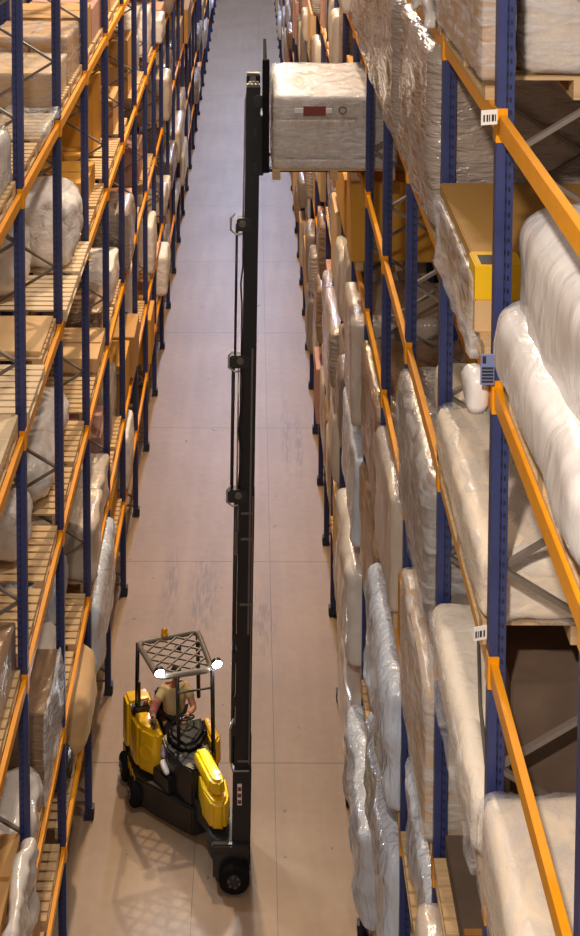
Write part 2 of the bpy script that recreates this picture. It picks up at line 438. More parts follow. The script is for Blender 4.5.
def carton_stack(look, x0, x1, y0, y1, z0, z1, m, where, nx=2, ny=2, nz=2, film=None):
    if x0 > x1: x0, x1 = x1, x0
    M = T((x0 + x1) / 2, (y0 + y1) / 2, z0); t = thing('carton_stack', M, f'{look}, {where}', 'carton stack', GRP)
    for i in range(nx):
        for j in range(ny):
            for k in range(nz):
                f = lambda a, b, q, n: (a + (b - a) * q / n + .004, a + (b - a) * (q + 1) / n - .004)
                xa, xb = f(x0, x1, i, nx); ya, yb = f(y0, y1, j, ny); za, zb = f(z0, z1, k, nz)
                part('carton', MB().box(xa, xb, ya, yb, za - .003, zb + .003), m, t, bevel=.01)
    if film: part('stretch_film', MB().soft(x0 - .02, x1 + .02, y0 - .02, y1 + .02, z0, z1 + .02, .05, .02, 3, .14, x0 + y0), film, t, 'clear stretch film', smooth=True)
    return t

def lumps(name, look, cat, spots, m, where, z, seed=0, amp=.06):
    """a heaped bag: one soft closed body"""
    x0, x1, y0, y1, h = spots
    return solo(name, MB().soft(x0, x1, y0, y1, z, z + h, .3, amp, 3.2, .07, seed), m, T((x0 + x1) / 2, (y0 + y1) / 2, z), f'{look}, {where}', cat, GRP, smooth=True)

# ---- right rack, hand-placed near bays. bay k lies between post k and k+1; bay 1 is the one ending at the second post
done = set()
def R(k, t, kind, look, h, x0=0., x1=1.2, ya=.12, yb=.12, m='wrap_cream', pal=True, palm='wood', dz=0, **kw):
    done.add((k, t))
    z = LR[t] + .064; w = place('R', t, k + 1)
    y0, y1 = yr(k) + ya, yr(k + 1) - yb
    if pal:
        pallet(XR + .57, (y0 + y1) / 2, z, 1.16, y1 - y0 - .04, f'wooden pallet under the goods, {w}', palm); z += .14
    z += dz
    a, b = XR + x0, XR + x1
    if kind == 'mat': return block_load('mattress_stack', look, 'mattress', a, b, y0, y1, z, z + h, m, w, **kw)
    if kind == 'wrap': return block_load('wrapped_load', look, 'wrapped load', a, b, y0, y1, z, z + h, m, w, **kw)
    if kind == 'carton': return carton(look, a, b, y0, y1, z, z + h, m, w, **kw)
    if kind == 'stack': return carton_stack(look, a, b, y0, y1, z, z + h, m, w, **kw)

# first bay (posts 0-1)
w = place('R', 6, 1); z = LR[6] + .064
pallet(XR + .6, yr(0) + 1.1, z, 1.14, 2.1, f'wooden pallet under the goods, {w}')
t = thing('mattress_stack', T(XR + .7, yr(0) + 1.1, z + .14), f'white film-wrapped mattress stack, slumping, {w}', 'mattress', GRP)
part('packed_layer', MB().soft(XR - .035, XR + 1.36, yr(0) - .1, yr(1) - .2, z + .142, z + .64, .16, .045, 1.8, .08, 1, .02), 'white_film', t, smooth=True)
part('packed_layer', MB().soft(XR + .08, XR + 1.4, yr(0) - .1, yr(1) - .26, z + .4, z + 1.2, .2, .045, 1.6, .08, 3, .02), 'white_film', t, smooth=True)
R(0, 4, 'mat', 'bare cream mattress with rounded corner', .62, -.06, 1.2, .05, .14, 'cream', layers=1, seed=2, r=.1, amp=.02, cell=.08, film='film_thin')
R(0, 7, 'wrap', 'small white bag at the picture edge', .3, .75, 1.2, .9, .8, 'sack', seed=3, amp=.06, r=.12, pal=False)
done |= {(0, t) for t in range(8)}
# second bay (posts 1-2)
R(1, 7, 'wrap', 'pale film-wrapped bulky load over the first rail', 1.2, .21, 1.2, .3, .1, 'wrap_cream', seed=33, layers=2, amp=.02, film='film_thin')
w = 'right rack, eighth tier, second bay'
carton_stack('slim brown cartons', XR - .05, XR + .14, yr(1) + .22, yr(2) - .1, LR[7] + .204, LR[7] + 1.3, 'cardboard', w, nx=1, ny=2, nz=2, film='film')
w = place('R', 6, 2); z = LR[6] + .064
pallet(XR + .57, yr(1) + 1.25, z, 1.16, 2.1, f'wooden pallet under the goods, {w}')
carton('large flat brown carton under loose film', XR - .02, XR + 1.2, yr(1) + .74, yr(2) - .1, z + .14, z + .54, 'cardboard_olive', w, tape=False)
block_load('film_drape', 'clear film draped over the flat brown carton', 'plastic film', XR - .06, XR + .02, yr(1) + .5, yr(2) - .06, z - .06, z + .46, 'film', w, r=.03, amp=.03, seed=4, cell=.06, freq=5)
carton('brown carton below the small yellow one', XR - .04, XR + .26, yr(1) + .42, yr(1) + .7, z + .14, z + .34, 'cardboard_pale', w)
t = carton('small yellow carton at the post', XR - .04, XR + .26, yr(1) + .42, yr(1) + .7, z + .34, z + .56, 'carton_label_yellow', w, tape=False)
part('printed_panel', MB().box(XR + .0, XR + .14, yr(1) + .45, yr(1) + .62, z + .56, z + .563), 'ink', t, 'dark printed square')
lumps('film_bundle', 'bunched white film under the yellow carton', 'plastic film', (XR - .14, XR - .01, yr(1) - .02, yr(1) + .2, .22), 'white_film', w, LR[6] - .12, 5, .04)
done.add((1, 6))
R(1, 5, 'mat', 'cream mattress under a rail shadow', .42, -.02, 1.2, .1, .1, 'cream', seed=6, r=.08, amp=.03, cell=.08, film='film_thin')
done.add((1, 4)); w = place('R', 4, 2)
pallet(XR + .57, yr(1) + 1.22, LR[4] + .064, 1.16, 2.1, f'wooden pallet under the goods, {w}')
t = thing('mattress_stack', T(XR, yr(1) + 1.2, LR[4] + .204), 'white quilted mattress with dark cord, ' + w, 'mattress', GRP)
part('mattress', MB().soft(XR - .06, XR + .46, yr(1) + .84, yr(2) - .1, LR[4] + .206, LR[4] + .58, .1, .02, 2.2, .07, 7), 'cream_quilt', t, smooth=True)
part('folded_end', MB().soft(XR - .06, XR + .13, yr(1) + .12, yr(1) + .98, LR[4] + .206, LR[4] + .575, .08, .02, 2.2, .06, 7), 'cream_quilt', t, smooth=True)
part('stretch_film', MB().soft(XR - .075, XR - .02, yr(1) + .1, yr(2) - .09, LR[4] + .1, LR[4] + .5, .04, .03, 3, .06, 8), 'film_thin', t, 'clear film along the side', smooth=True)
carton('plain carton in brown darkened for shade', XR + .17, XR + 1.2, yr(1) + .14, yr(1) + .8, LR[4] + .206, LR[4] + 1.3, 'board_dark', 'beside the quilted mattress on the right rack', tape=False)  # deep shade of the unlit end is put into this dark brown
b = MB().tube([(XR + .3, yr(2) - .1, LR[5] - .3), (XR + .24, yr(1) + 1.9, LR[4] + .61), (XR + .12, yr(1) + 1.0, LR[4] + .6), (XR + .06, yr(1) + .3, LR[4] + .585)], .012, 6)
solo('tie_cord', b, 'strap', T(XR + .3, yr(1) + 1.5, LR[4] + .6), 'dark cord lying along the white quilted mattress', 'cord')
b = MB(); pts = [(XR + .62 + .03 * sin(i * 1.1), yr(1) - .1, LR[5] - .0 - i * .075) for i in range(9)] + [(XR + .68, yr(1) - .1, LR[5] - .62), (XR + .8, yr(1) - .11, LR[5] - .63)]
solo('hanging_film_strip', b.tube(pts, [.02 - .008 * sin(i * 1.3) for i in range(11)], 6), 'wrap_cream', T(XR + .62, yr(1) - .1, LR[5] - 1.2), 'twisted film strip hanging in the empty rack bay at the right edge', 'plastic film')

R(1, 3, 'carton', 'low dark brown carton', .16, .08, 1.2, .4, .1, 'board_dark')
# third bay
R(2, 7, 'wrap', 'silver film-wrapped tall load', 1.3, -.06, 1.2, .05, .05, 'wrap_silver', seed=8, amp=.04, layers=2, tails=True)
R(2, 6, 'wrap', 'silver film-wrapped tall load with deep creases', 1.36, -.1, 1.2, .04, .06, 'wrap_silver', seed=9, amp=.05, r=.12, cell=.09)
R(2, 5, 'mat', 'low cream mattress in shade', .36, .1, 1.2, .1, 1.25, 'cream', seed=10, pal=False)

R(2, 4, 'wrap', 'grey film-wrapped tall slab', 1.16, -.08, 1.2, .04, .06, 'wrap_grey', seed=11, amp=.03, r=.1, cell=.09, film='film_thin')
R(2, 3, 'stack', 'brown cartons in shiny torn film', 1.15, -.06, 1.1, .04, .5, 'cardboard_pale', nx=2, ny=2, nz=2, film='film')
R(2, 2, 'wrap', 'silver film bundle beside bare wood edge', .75, .02, 1.2, .1, .1, 'wrap_blue', seed=12, amp=.05)
# fourth bay
R(3, 7, 'wrap', 'silver film-wrapped load', 1.2, -.04, 1.2, .06, .06, 'wrap_silver', seed=13, amp=.04)
R(3, 6, 'wrap', 'silver film-wrapped tall load, bulging', 1.36, -.12, 1.2, .03, .06, 'wrap_silver', seed=14, amp=.05, r=.12, cell=.09)
done.add((3, 5))
R(3, 4, 'wrap', 'low shiny film heap', .22, .1, 1.2, .5, .6, 'wrap_silver', seed=16, amp=.05, pal=False)
R(3, 3, 'wrap', 'tall beige wrapped slab above the orange carton', 1.2, -.06, 1.2, .7, .06, 'wrap_cream', seed=17, amp=.03)
carton('orange-yellow carton beside the tall beige slab', XR + .02, XR + .5, yr(3) + .1, yr(3) + .62, LR[3] + .064, LR[3] + .7, 'carton_yellow', place('R', 3, 4))
R(3, 2, 'wrap', 'shiny blue-white film bundle, overhanging', 1.25, -.16, 1.1, .02, .06, 'wrap_blue', seed=18, amp=.07, r=.14, cell=.08)
R(3, 1, 'wrap', 'shiny blue-white film bundle', 1.2, -.14, 1.1, .02, .06, 'wrap_blue', seed=19, amp=.07, r=.14, cell=.08)
# fifth bay
R(4, 7, 'wrap', 'silver film-wrapped load', 1.25, -.06, 1.2, .06, .06, 'wrap_silver', seed=20, amp=.04)
R(4, 6, 'wrap', 'silver film-wrapped tall load', 1.38, -.1, 1.2, .03, .06, 'wrap_silver', seed=21, amp=.05, cell=.1)
done.add((4, 5))
done.add((4, 4))
R(4, 3, 'wrap', 'tall brown film-wrapped slab', 1.22, -.05, 1.2, .04, .1, 'wrap_brown', seed=23, amp=.03)
R(4, 2, 'wrap', 'tall brown-grey film-wrapped slab', 1.25, -.05, 1.2, .04, .1, 'wrap_brown', seed=24, amp=.03)
R(4, 1, 'stack', 'pinkish cartons under a grey sheet', .5, .04, 1.2, .1, .1, 'carton_pink', nx=2, ny=2, nz=1)
R(4, 0, 'wrap', 'blue-white glossy film bundle, bulging', 1.25, -.2, 1.1, .03, .05, 'wrap_blue', seed=25, amp=.08, r=.15, cell=.08)
# sixth bay: the bay being loaded
R(5, 7, 'wrap', 'silver film-wrapped load', 1.25, -.05, 1.2, .06, .06, 'wrap_silver', seed=26, amp=.04)
R(5, 6, 'wrap', 'silver film-wrapped load', 1.3, -.05, 1.2, .06, .06, 'wrap_silver', seed=27, amp=.04)
done.add((5, 5))
R(5, 4, 'carton', 'tall orange-yellow carton', 1.1, -.08, 1.2, 1.42, .1, 'carton_yellow')
R(5, 3, 'wrap', 'white-topped grey film-wrapped bulky load', 1.36, -.16, 1.2, .06, .85, 'wrap_cream', seed=28, amp=.02, r=.05)
R(5, 2, 'wrap', 'pale blue-white wrapped slab', 1.2, -.12, 1.2, .04, .08, 'wrap_blue', seed=30, amp=.04)
R(5, 1, 'wrap', 'bright white film-wrapped bundle, overhanging', 1.32, -.2, 1.1, .03, .05, 'white_film', seed=31, amp=.06, r=.15, cell=.08)
R(5, 0, 'wrap', 'bright white film-wrapped bundle', 1.25, -.16, 1.1, .03, .05, 'white_film', seed=32, amp=.07, r=.15, cell=.08)
R(6, 4, 'carton', 'large orange-yellow carton', .8, -.1, 1.2, .12, .2, 'carton_yellow')
R(6, 5, 'carton', 'large orange-yellow carton', .7, .05, 1.2, .12, .2, 'carton_yellow')

looks = [('wrap_cream', 'cream film-wrapped load'), ('white_film', 'white film-wrapped load'), ('wrap_silver', 'silver film-wrapped load'),
         ('wrap_grey', 'grey film-wrapped load'), ('wrap_brown', 'brown film-wrapped load'), ('wrap_cream', 'cream wrapped mattress stack'),
         ('carton_pink', 'pinkish carton load'), ('cardboard_pale', 'pale brown carton load')]
rng = random.Random(5)
PROTO = {}
def proto_mesh(m, v, low):
    key = (m, v, low)
    if key not in PROTO:
        b = MB()
        if m in ('carton_pink', 'cardboard_pale', 'cardboard', 'carton_yellow'): b.box(-.5, .5, -.5, .5, 0, 1); PROTO[key] = b.mesh('wrapped_load', m, bevel=.012)
        else: b.soft(-.5, .5, -.5, .5, 0, 1, .06, .022, 2.6, .09 if not low else .2, v * 5 + 1, .02); PROTO[key] = b.mesh('wrapped_load', m, smooth=True)
    return PROTO[key]
def generic(side, k, t, m, look, x0, x1, y0, y1, z0, z1, half=None, bayno=None):
    o = bpy.data.objects.new('carton' if 'carton' in look else 'mattress_stack' if 'mattress' in look else 'sack' if 'sack' in look else 'wrapped_load', proto_mesh(m, rng.randrange(4), y0 > 45)); C.objects.link(o)
    o.location = ((x0 + x1) / 2, (y0 + y1) / 2, z0); o.scale = (abs(x1 - x0), y1 - y0, z1 - z0)
    return tag(o, f'{look}, {place(side, t, bayno, half)}', 'carton' if 'carton' in look else 'mattress' if 'mattress' in look else 'sack' if 'sack' in look else 'wrapped load', GRP)
for k in range(1, NR):
    for t in range(8):
        if (k, t) in done or rng.random() < (.08 if k < 22 else .2): continue
        z = LR[t] + .064
        if k < 5 and t < 2: continue
        m, look = rng.choice(looks)
        w = place('R', t, k + 1)
        if k < 11:
            pallet(XR + .57, yr(k) + BR / 2, z, 1.16, 2.1, f'wooden pallet under the goods, {w}'); z += .14
        h = rng.choice((.95, 1.15, 1.25, 1.28, .7))
        ya, yb = yr(k) + rng.uniform(.06, .25), yr(k + 1) - rng.uniform(.06, .25)
        if 5 < k < 17 and rng.random() < .7:
            ym = (ya + yb) / 2 + rng.uniform(-.2, .2)
            generic('R', k, t, m, look, XR + rng.uniform(-.16, .04), XR + 1.15, ya, ym - .04, z, z + h, 0, k + 1)
            m, look = rng.choice(looks); ya = ym + .04; h *= rng.uniform(.75, 1.05)
            generic('R', k, t, m, look, XR + rng.uniform(-.16, .04), XR + 1.15, ya, yb, z, z + min(h, 1.3), 1, k + 1)
            continue
        generic('R', k, t, m, look, XR + rng.uniform(-.16, .02), XR + 1.15, ya, yb, z, z + h, None, k + 1)

# ---- left rack
LDONE = set()
def lrange(k, half):
    a, b = yl(k) + .1, yl(k + 1) - .1
    m_ = (a + b) / 2
    return (a, m_ - .04) if half == 0 else (m_ + .04, b) if half == 1 else (a, b)
def Lp(k, t, half, m='wood', dx=1.1, set=.06):
    y0, y1 = lrange(k, half); z = LL[t] + .064
    pallet(-XL - set - dx / 2, (y0 + y1) / 2, z, dx, y1 - y0 - .04, f'light wooden pallet, {place("L", t, k + 2, half)}', m)
    LDONE.add((k, t, half)); return y0, y1, z + .14, place('L', t, k + 2, half)
def Lb(k, t, half, kind, look, h, x0=.02, x1=1.15, m='wrap_cream', palm='wood', ya=0, yb=0, **kw):
    y0, y1, z, w = Lp(k, t, half, palm); y0 += ya + .02; y1 -= yb + .02
    a, b = -XL - x1, -XL - x0
    if kind == 'mat': return block_load('mattress_stack', look, 'mattress', a, b, y0, y1, z, z + h, m, w, **kw)
    if kind == 'wrap': return block_load('wrapped_load', look, 'wrapped load', a, b, y0, y1, z, z + h, m, w, **kw)
    if kind == 'carton': return carton(look, a, b, y0, y1, z, z + h, m, w, **kw)
    if kind == 'stack': return carton_stack(look, a, b, y0, y1, z, z + h, m, w, **kw)
    if kind == 'sack': return lumps('sack', look, 'sack', (a, b, y0, y1, h), m, w, z, **kw)
# bay before the first visible post (k=-1), seen at the left edge
Lb(-1, 4, 1, 'wrap', 'white film-wrapped bundle at the edge', .55, .1, 1.15, 'white_film', seed=40, amp=.05, film='film_thin')
Lb(-1, 3, 1, 'carton', 'flat pale wooden crate lid', .1, .06, 1.15, 'wood_pale', tape=False)
Lb(-1, 2, 1, 'stack', 'dark brown wrapped cartons', .5, .1, 1.15, 'wrap_brown', nx=2, ny=1, nz=1)
Lb(-1, 1, 1, 'carton', 'sunlit plain brown carton', .75, .08, 1.15, 'cardboard')
y0, y1, z, w = Lp(-1, 0, 1)
lumps('film_bundle', 'torn white film hanging beside the plain brown carton', 'plastic film', (-XL - .07, -XL + .08, 13.2, 14.5, .85), 'white_film', 'left rack edge', LL[1] + .1, 41, .07)
# bay k=0
Lp(0, 4, 1)
block_load('film_drape', 'clear film over the empty pallet', 'plastic film', -XL - .6, -XL + .02, 16.1, 17.3, LL[4] + .2, LL[4] + .3, 'film_thin', 'left rack, top tier', seed=42, amp=.04, r=.04, cell=.07, freq=4)
Lp(0, 4, 0)
y0, y1, z, w = Lp(0, 3, 0, 'wood_pale', set=0); y0, y1, z, w = Lp(0, 3, 1)
carton('flat brown cardboard sheet lying on a pallet', -XL - 1.1, -XL - .08, 16.2, 17.3, LL[3] + .204, LL[3] + .26, 'cardboard_pale', 'left rack, fourth tier', tape=False, name='cardboard_sheet')
Lp(0, 2, 0); Lp(0, 2, 1)
lumps('sack', 'white square sack at the back of the pallets', 'sack', (-XL - 1.15, -XL - .3, 16.3, 17.2, .75), 'sack', 'left rack, third tier, first full bay', LL[2] + .204, 43)
Lb(0, 1, 1, 'stack', 'brown cartons wrapped in brown film', .95, .06, 1.1, 'wrap_brown', nx=2, ny=1, nz=2)
lumps('film_bundle', 'white film sheet hanging down the side of brown cartons', 'plastic film', (-XL - .05, -XL + .0, 15.9, 17.3, 1.05), 'film', 'left rack, second tier', LL[1] + .2, 44, .05)
Lb(0, 1, 0, 'sack', 'torn white film heap', .5, .04, .7, 'white_film', seed=45)
Lp(0, 0, 1); Lb(0, 0, 0, 'carton', 'low brown carton', .4, .1, 1.1, 'cardboard')
# k=1
Lb(1, 4, 0, 'stack', 'pale brown cartons, film on top', .42, .1, 1.1, 'cardboard_pale', nx=2, ny=1, nz=1, film='film_thin')
Lb(1, 4, 1, 'stack', 'brown cartons in a film wrap', .6, .1, 1.1, 'cardboard', nx=2, ny=1, nz=2, film='film_thin')
Lp(1, 3, 0, 'wood_pale', set=-.03); Lp(1, 3, 1, 'wood_pale', set=-.03)
lumps('sack', 'tall white bulk sack', 'sack', (-XL - 1.15, -XL - .55, 17.8, 18.8, .95), 'sack', 'behind the front edge of pale pallets, left rack', LL[3] + .204, 46)
lumps('sack', 'second white bulk sack, leaning', 'sack', (-XL - .95, -XL - .04, 18.95, 20.15, 1.0), 'sack', 'left rack behind the pale pallets', LL[3] + .204, 47)
Lb(1, 2, 0, 'sack', 'crumpled white film bag', .6, .2, 1.15, 'white_film', seed=48)
Lb(1, 2, 1, 'sack', 'pale crumpled bag of film', .55, .25, 1.15, 'sack', seed=49)
Lb(1, 1, 0, 'sack', 'shiny clear film heap', .5, .2, 1.0, 'white_film', seed=50)
Lb(1, 1, 1, 'sack', 'tall shiny film bundle', .85, .3, 1.1, 'wrap_blue', seed=51)
Lp(1, 0, 0)
y0, y1, z, w = Lp(1, 0, 1)
lumps('sack', 'bulging brown paper sack hanging over the aisle', 'sack', (-XL - .5, -XL + .12, 18.75, 20.2, .95), 'cardboard_pale', 'lowest tier by the cab', z, 52, .03)
lumps('sack', 'dark round bag in front of the brown paper sack', 'sack', (-XL - .6, -XL - .02, 18.15, 18.75, .5), 'bin_bag', 'lowest tier', z, 53, .02)
# k=2
Lb(2, 4, 0, 'carton', 'large brown carton', .6, .1, 1.1, 'cardboard'); Lb(2, 4, 1, 'carton', 'light carton with pink marks', .5, .1, 1.1, 'carton_pink')
Lb(2, 3, 0, 'carton', 'squat yellow carton', .45, .35, 1.1, 'carton_yellow'); Lb(2, 3, 1, 'carton', 'olive-yellow carton', .35, .2, 1.1, 'carton_yellow')
Lp(2, 2, 0); Lb(2, 2, 1, 'carton', 'wide low tan carton', .22, .05, 1.1, 'cardboard_pale')
Lb(2, 1, 0, 'wrap', 'sagging pale film-wrapped bale', .8, -.05, 1.1, 'wrap_cream', seed=54, amp=.06); Lb(2, 1, 1, 'wrap', 'pale film-wrapped bale', .7, 0, 1.1, 'wrap_cream', seed=55, amp=.06)
y0, y1, z, w = Lp(2, 0, 0); Lp(2, 0, 1)
block_load('wrapped_mattress', 'long pale film-wrapped mattress leaning into the aisle', 'mattress', -XL - .25, -XL + .1, 20.55, 23.1, z, z + 1.2, 'wrap_blue', 'left rack, lowest tier', seed=56, amp=.06, r=.14, cell=.08)
# k=3
Lb(3, 3, 0, 'carton', 'small yellow carton on a pallet', .3, .45, 1.1, 'carton_yellow', ya=.25, yb=.4); Lb(3, 3, 1, 'carton', 'tall golden carton', 1.2, .4, 1.15, 'carton_yellow')
Lb(3, 4, 0, 'carton', 'brown carton', .7, .1, 1.1, 'cardboard'); Lb(3, 4, 1, 'carton', 'pale carton', .5, .1, 1.1, 'cardboard_pale')

llooks = looks + [('cardboard', 'brown carton load'), ('carton_yellow', 'yellow carton load'), ('sack', 'white sack load'), ('cardboard', 'tan carton load')]
for k in range(-1, NL):
    for t in range(5):
        for half in ((0, 1) if k < 9 else (None,)):
            if (k, t, half) in LDONE or k < 0 or rng.random() < (.34 if k < 9 else .1): continue
            y0, y1 = lrange(k, half); z = LL[t] + .064
            if k < 9:
                Lp(k, t, half); z += .14
            if rng.random() < .05: continue
            m, look = rng.choice(llooks); h = rng.choice((.4, .6, .8, 1.0, 1.15))
            if t == 0: h = min(h, 1.0)
            generic('L', k, t, m, look, -XL - 1.12, -XL + (rng.uniform(-.25, .06) if k < 7 else rng.uniform(-.15, .16)), y0 + .03, y1 - .03, z, z + h, half, k + 2)

# ---- dim goods on the rear racks, seen between the posts
for k in range(0, 12):
    for t in range(2, 8):
        if rng.random() < .2: continue
        m, look = rng.choice(looks[:6]); z = LR[t] + .064; x = XR + 1.42
        generic('RB', k, t, m, look, x + .05, x + 1.1, yr(k) - .2, yr(k + 1) - .5, z, z + rng.choice((.8, 1.1, 1.3)), None, k + 1)
for k in range(-2, 11):
    for t in range(5):
        if rng.random() < .3: continue
        m, look = rng.choice(llooks); z = LL[t] + .064; x = -XL - 1.42; y = yl(k) - 1.2
        generic('LB', k, t, m, look, x - 1.1, x - .1, y + .15, y + BL - .15, z, z + rng.choice((.8, 1.2, 1.5)), None, k + 3)

# ------------------------------------------------------------------ the forklift
RZ = radians(16.9); OX, OY = -1.08, 20.84
FM = T(OX, OY, 0, RZ)
FK = thing('forklift', FM, 'yellow and black articulated forklift in the aisle with its tall black mast raised', 'forklift')
def lf(l, f, z=0): return FM @ Vector((l, -f, z))
def fprism(poly, z0, z1, inset=0): return MB().prism([(l, -f) for l, f in poly], z0, z1, inset, FM)
def fbox(l0, l1, f0, f1, z0, z1): return fprism([(l0, f0), (l1, f0), (l1, f1), (l0, f1)], z0, z1)
def fbar(a, b, w, h=None): return MB().bar(lf(*a), lf(*b), w, h)
def ftube(pts, r, n=8): return MB().tube([lf(*p) for p in pts], r, n)

ch = part('chassis', fprism([(-.63, -.8), (-.63, .1), (-.5, .28), (-.26, .64), (-.02, .98), (.16, .98), (.36, .5), (.6, .15), (.6, -.7)], .08, .46), 'truck_black', FK, bevel=.02)
b = MB()
for i in range(4):
    f = -.42 + i * .14; b.prism([(-.632, -f), (-.632, -f - .07), (-.637, -f - .07), (-.637, -f)], .3, .45, 0, FM)
part('hazard_stripe', b, 'truck_yellow', ch, 'yellow stripes on the black skirt')
part('step_plate', fprism([(-.5, .25), (-.3, .25), (-.27, .55)], .465, .475), 'steel', ch)
part('step_box', fprism([(-.42, .26), (-.25, .2), (-.12, .56), (-.26, .62)], .46, .7), 'truck_black', FK, bevel=.02)
part('cowl', fprism([(-.26, .12), (-.26, .42), (-.1, .78), (.0, .94), (.14, .93), (.25, .6), (.36, .12)], .45, lambda p: 1.08 - .1 * (-p[1]), .04), 'truck_black', FK, bevel=.025)
dash = part('dash_panel', fprism([(-.2, .14), (-.22, .36), (-.02, .6), (.2, .56), (.4, .36), (.42, .08)], 1.0, lambda p: 1.25 - .22 * (-p[1]), .12), 'seat_vinyl', FK, bevel=.05)
part('cowl_badge', MB().box(-.02, .02, -.004, .004, -.04, .04).bm and fprism([(.035, .872), (.075, .862), (.077, .868), (.037, .878)], .66, .75), 'tag_white', FK, 'small white sticker')
sc = part('side_cover', fprism([(-.62, -.42), (-.58, -.04), (-.36, .24), (-.22, .24), (-.22, -.3), (-.34, -.42)], .46, lambda p: 1.12 - .04 * p[0], .08), 'truck_yellow', FK, 'rounded yellow battery cover', bevel=.085)
b = MB(); cpt = lf(-.475, .1, .8); nrm = (FM.to_3x3() @ Vector((-.3, -.26, 0))).normalized()
b.lathe(cpt - nrm * .01, nrm, [(0, .12), (.012, .12), (.016, .1), (.012, .085)], 20)
part('round_boss', b, 'truck_yellow', sc, smooth=False)
part('counterweight', fprism([(-.63, -.84), (-.63, -.5), (-.22, -.5), (-.22, -.84)], .46, 1.2, .06), 'truck_yellow', FK, bevel=.05)
part('battery_tray', fprism([(-.38, -.58), (-.27, .1), (.4, .1), (.4, -.58)], .46, .72), 'truck_black', FK)
part('side_fender', fprism([(.46, -.4), (.62, -.4), (.66, .1), (.56, .24), (.46, .2)], .46, .86, .06), 'truck_yellow', FK, bevel=.04)
part('fender_skirt', fprism([(.36, .1), (.6, -.05), (.56, .18), (.4, .34)], .46, .74), 'truck_black', FK, bevel=.02)
b = fbox(-.57, -.3, -.5, -.38, 1.06, 1.2); part('control_box', b, 'truck_black', FK, bevel=.02)
b = MB().lathe(lf(-.36, -.42, 1.2), (0, 0, 1), [(0, .03), (.03, .035), (.05, .02)], 12); part('stop_button', b, 'ink_red', FK, 'red emergency stop button')
b = ftube([(-.36, -.05, 1.1), (-.35, -.03, 1.22), (-.35, -.02, 1.28)], [.015, .015, .028]); part('joystick', b, 'truck_black', FK)
st = part('seat', fprism([(-.22, -.5), (.3, -.5), (.3, -.02), (-.22, -.02)], .72, .86), 'seat_vinyl', FK, bevel=.05)
part('seat_back', fprism([(-.2, -.62), (.28, -.62), (.28, -.5), (-.2, -.5)], .8, 1.32, .04), 'seat_vinyl', st, bevel=.04)
b = MB(); c0 = lf(.1, .16, 1.27); axv = (FM.to_3x3() @ Vector((0, .35, 1))).normalized()
b2 = MB(); u = axv.cross(Vector((1, 0, 0))).normalized(); v = axv.cross(u)
b2.tube([c0 + .12 * (cos(a * pi / 12) * u + sin(a * pi / 12) * v) for a in range(25)], .013, 8)
for a in (0, 8, 16): b2.tube([c0, c0 + .12 * (cos(a * pi / 12) * u + sin(a * pi / 12) * v)], .012, 6)
b2.tube([c0 - axv * .16, c0 + axv * .01], .025, 8)
part('steering_wheel', b2, 'truck_black', FK)
def wheel(c, ax, r, w, parent, name='wheel'):
    wl = part(name, MB().lathe(Vector(c) - Vector(ax) * w / 2, ax, [(0, r * .55), (0, r * .86), (.03, r), (w - .03, r), (w, r * .86), (w, r * .55)], 32), 'rubber', parent, smooth=False)
    a = Vector(ax)
    part('hub', MB().lathe(Vector(c) - a * (w / 2 + .015), ax, [(0, r * .3), (.005, r * .45), (.03, r * .5), (w, r * .5), (w + .03, r * .3)], 24), 'hub', wl)
    for q in range(6):
        d = a.orthogonal().normalized(); d.rotate(Matrix.Rotation(q * pi / 3, 3, a))
        part('wheel_nut', MB().lathe(Vector(c) + d * r * .36 - a * (w / 2 + .028), ax, [(0, .014), (.03, .014)], 6), 'steel', wl)
lax = FM.to_3x3() @ Vector((1, 0, 0))
wheel(lf(-.6, .02, .2), lax, .2, .2, FK); wheel(lf(.55, -.2, .2), lax, .2, .2, FK); wheel(lf(-.6, -.56, .2), lax, .2, .2, FK)
# overhead guard
GZ = 2.13
gA, gB, gC, gD = (-.47, -.45), (.45, -.5), (.41, .48), (-.37, .44)
rim = []
for i, (p, q, s_) in enumerate(((gD, gA, gB), (gA, gB, gC), (gB, gC, gD), (gC, gD, gA))):
    p, q, s_ = (Vector((*x, GZ)) for x in (p, q, s_))
    a = q + (p - q).normalized() * .12; c = q + (s_ - q).normalized() * .12
    for tt in (0, .25, .5, .75, 1): rim.append((1 - tt) ** 2 * a + 2 * tt * (1 - tt) * q + tt * tt * c)
rim.append(rim[0])
og = part('overhead_guard', MB().tube([lf(*p) for p in rim], .042, 8), 'guard_grey', FK, 'grey tubular roof guard', smooth=True)
b = MB()
def clip(p, d):
    """clip a line to the guard outline"""
    poly = [gA, gB, gC, gD]; ts = []
    for i in range(4):
        a, e = Vector(poly[i]), Vector(poly[(i + 1) % 4]); n = e - a
        den = d[0] * n[1] - d[1] * n[0]
        if abs(den) < 1e-6: continue
        w_ = a - Vector(p); t_ = (w_[0] * n[1] - w_[1] * n[0]) / den; s_ = (w_[0] * d[1] - w_[1] * d[0]) / den
        if 0 <= s_ <= 1: ts.append(t_)
    return (min(ts), max(ts)) if len(ts) >= 2 else None
for d in ((.8, .6), (.75, -.66)):
    for o_ in (-.42, -.26, -.1, .06, .22, .38):
        p = (-d[1] * o_, d[0] * o_); c_ = clip(p, d)
        if c_ and c_[1] - c_[0] > .15:
            part('guard_bar', fbar((p[0] + d[0] * c_[0], p[1] + d[1] * c_[0], GZ), (p[0] + d[0] * c_[1], p[1] + d[1] * c_[1], GZ), .02, .024), 'guard_grey', og)
for (l, f), zb in ((gA, 1.15), (gB, 1.2), (gC, 1.0)):
    part('guard_post', ftube([(l, f, GZ), (l * 1.02, f, zb + .5), (l * 1.04, f, zb - .1)], .03), 'truck_black', FK, smooth=True)
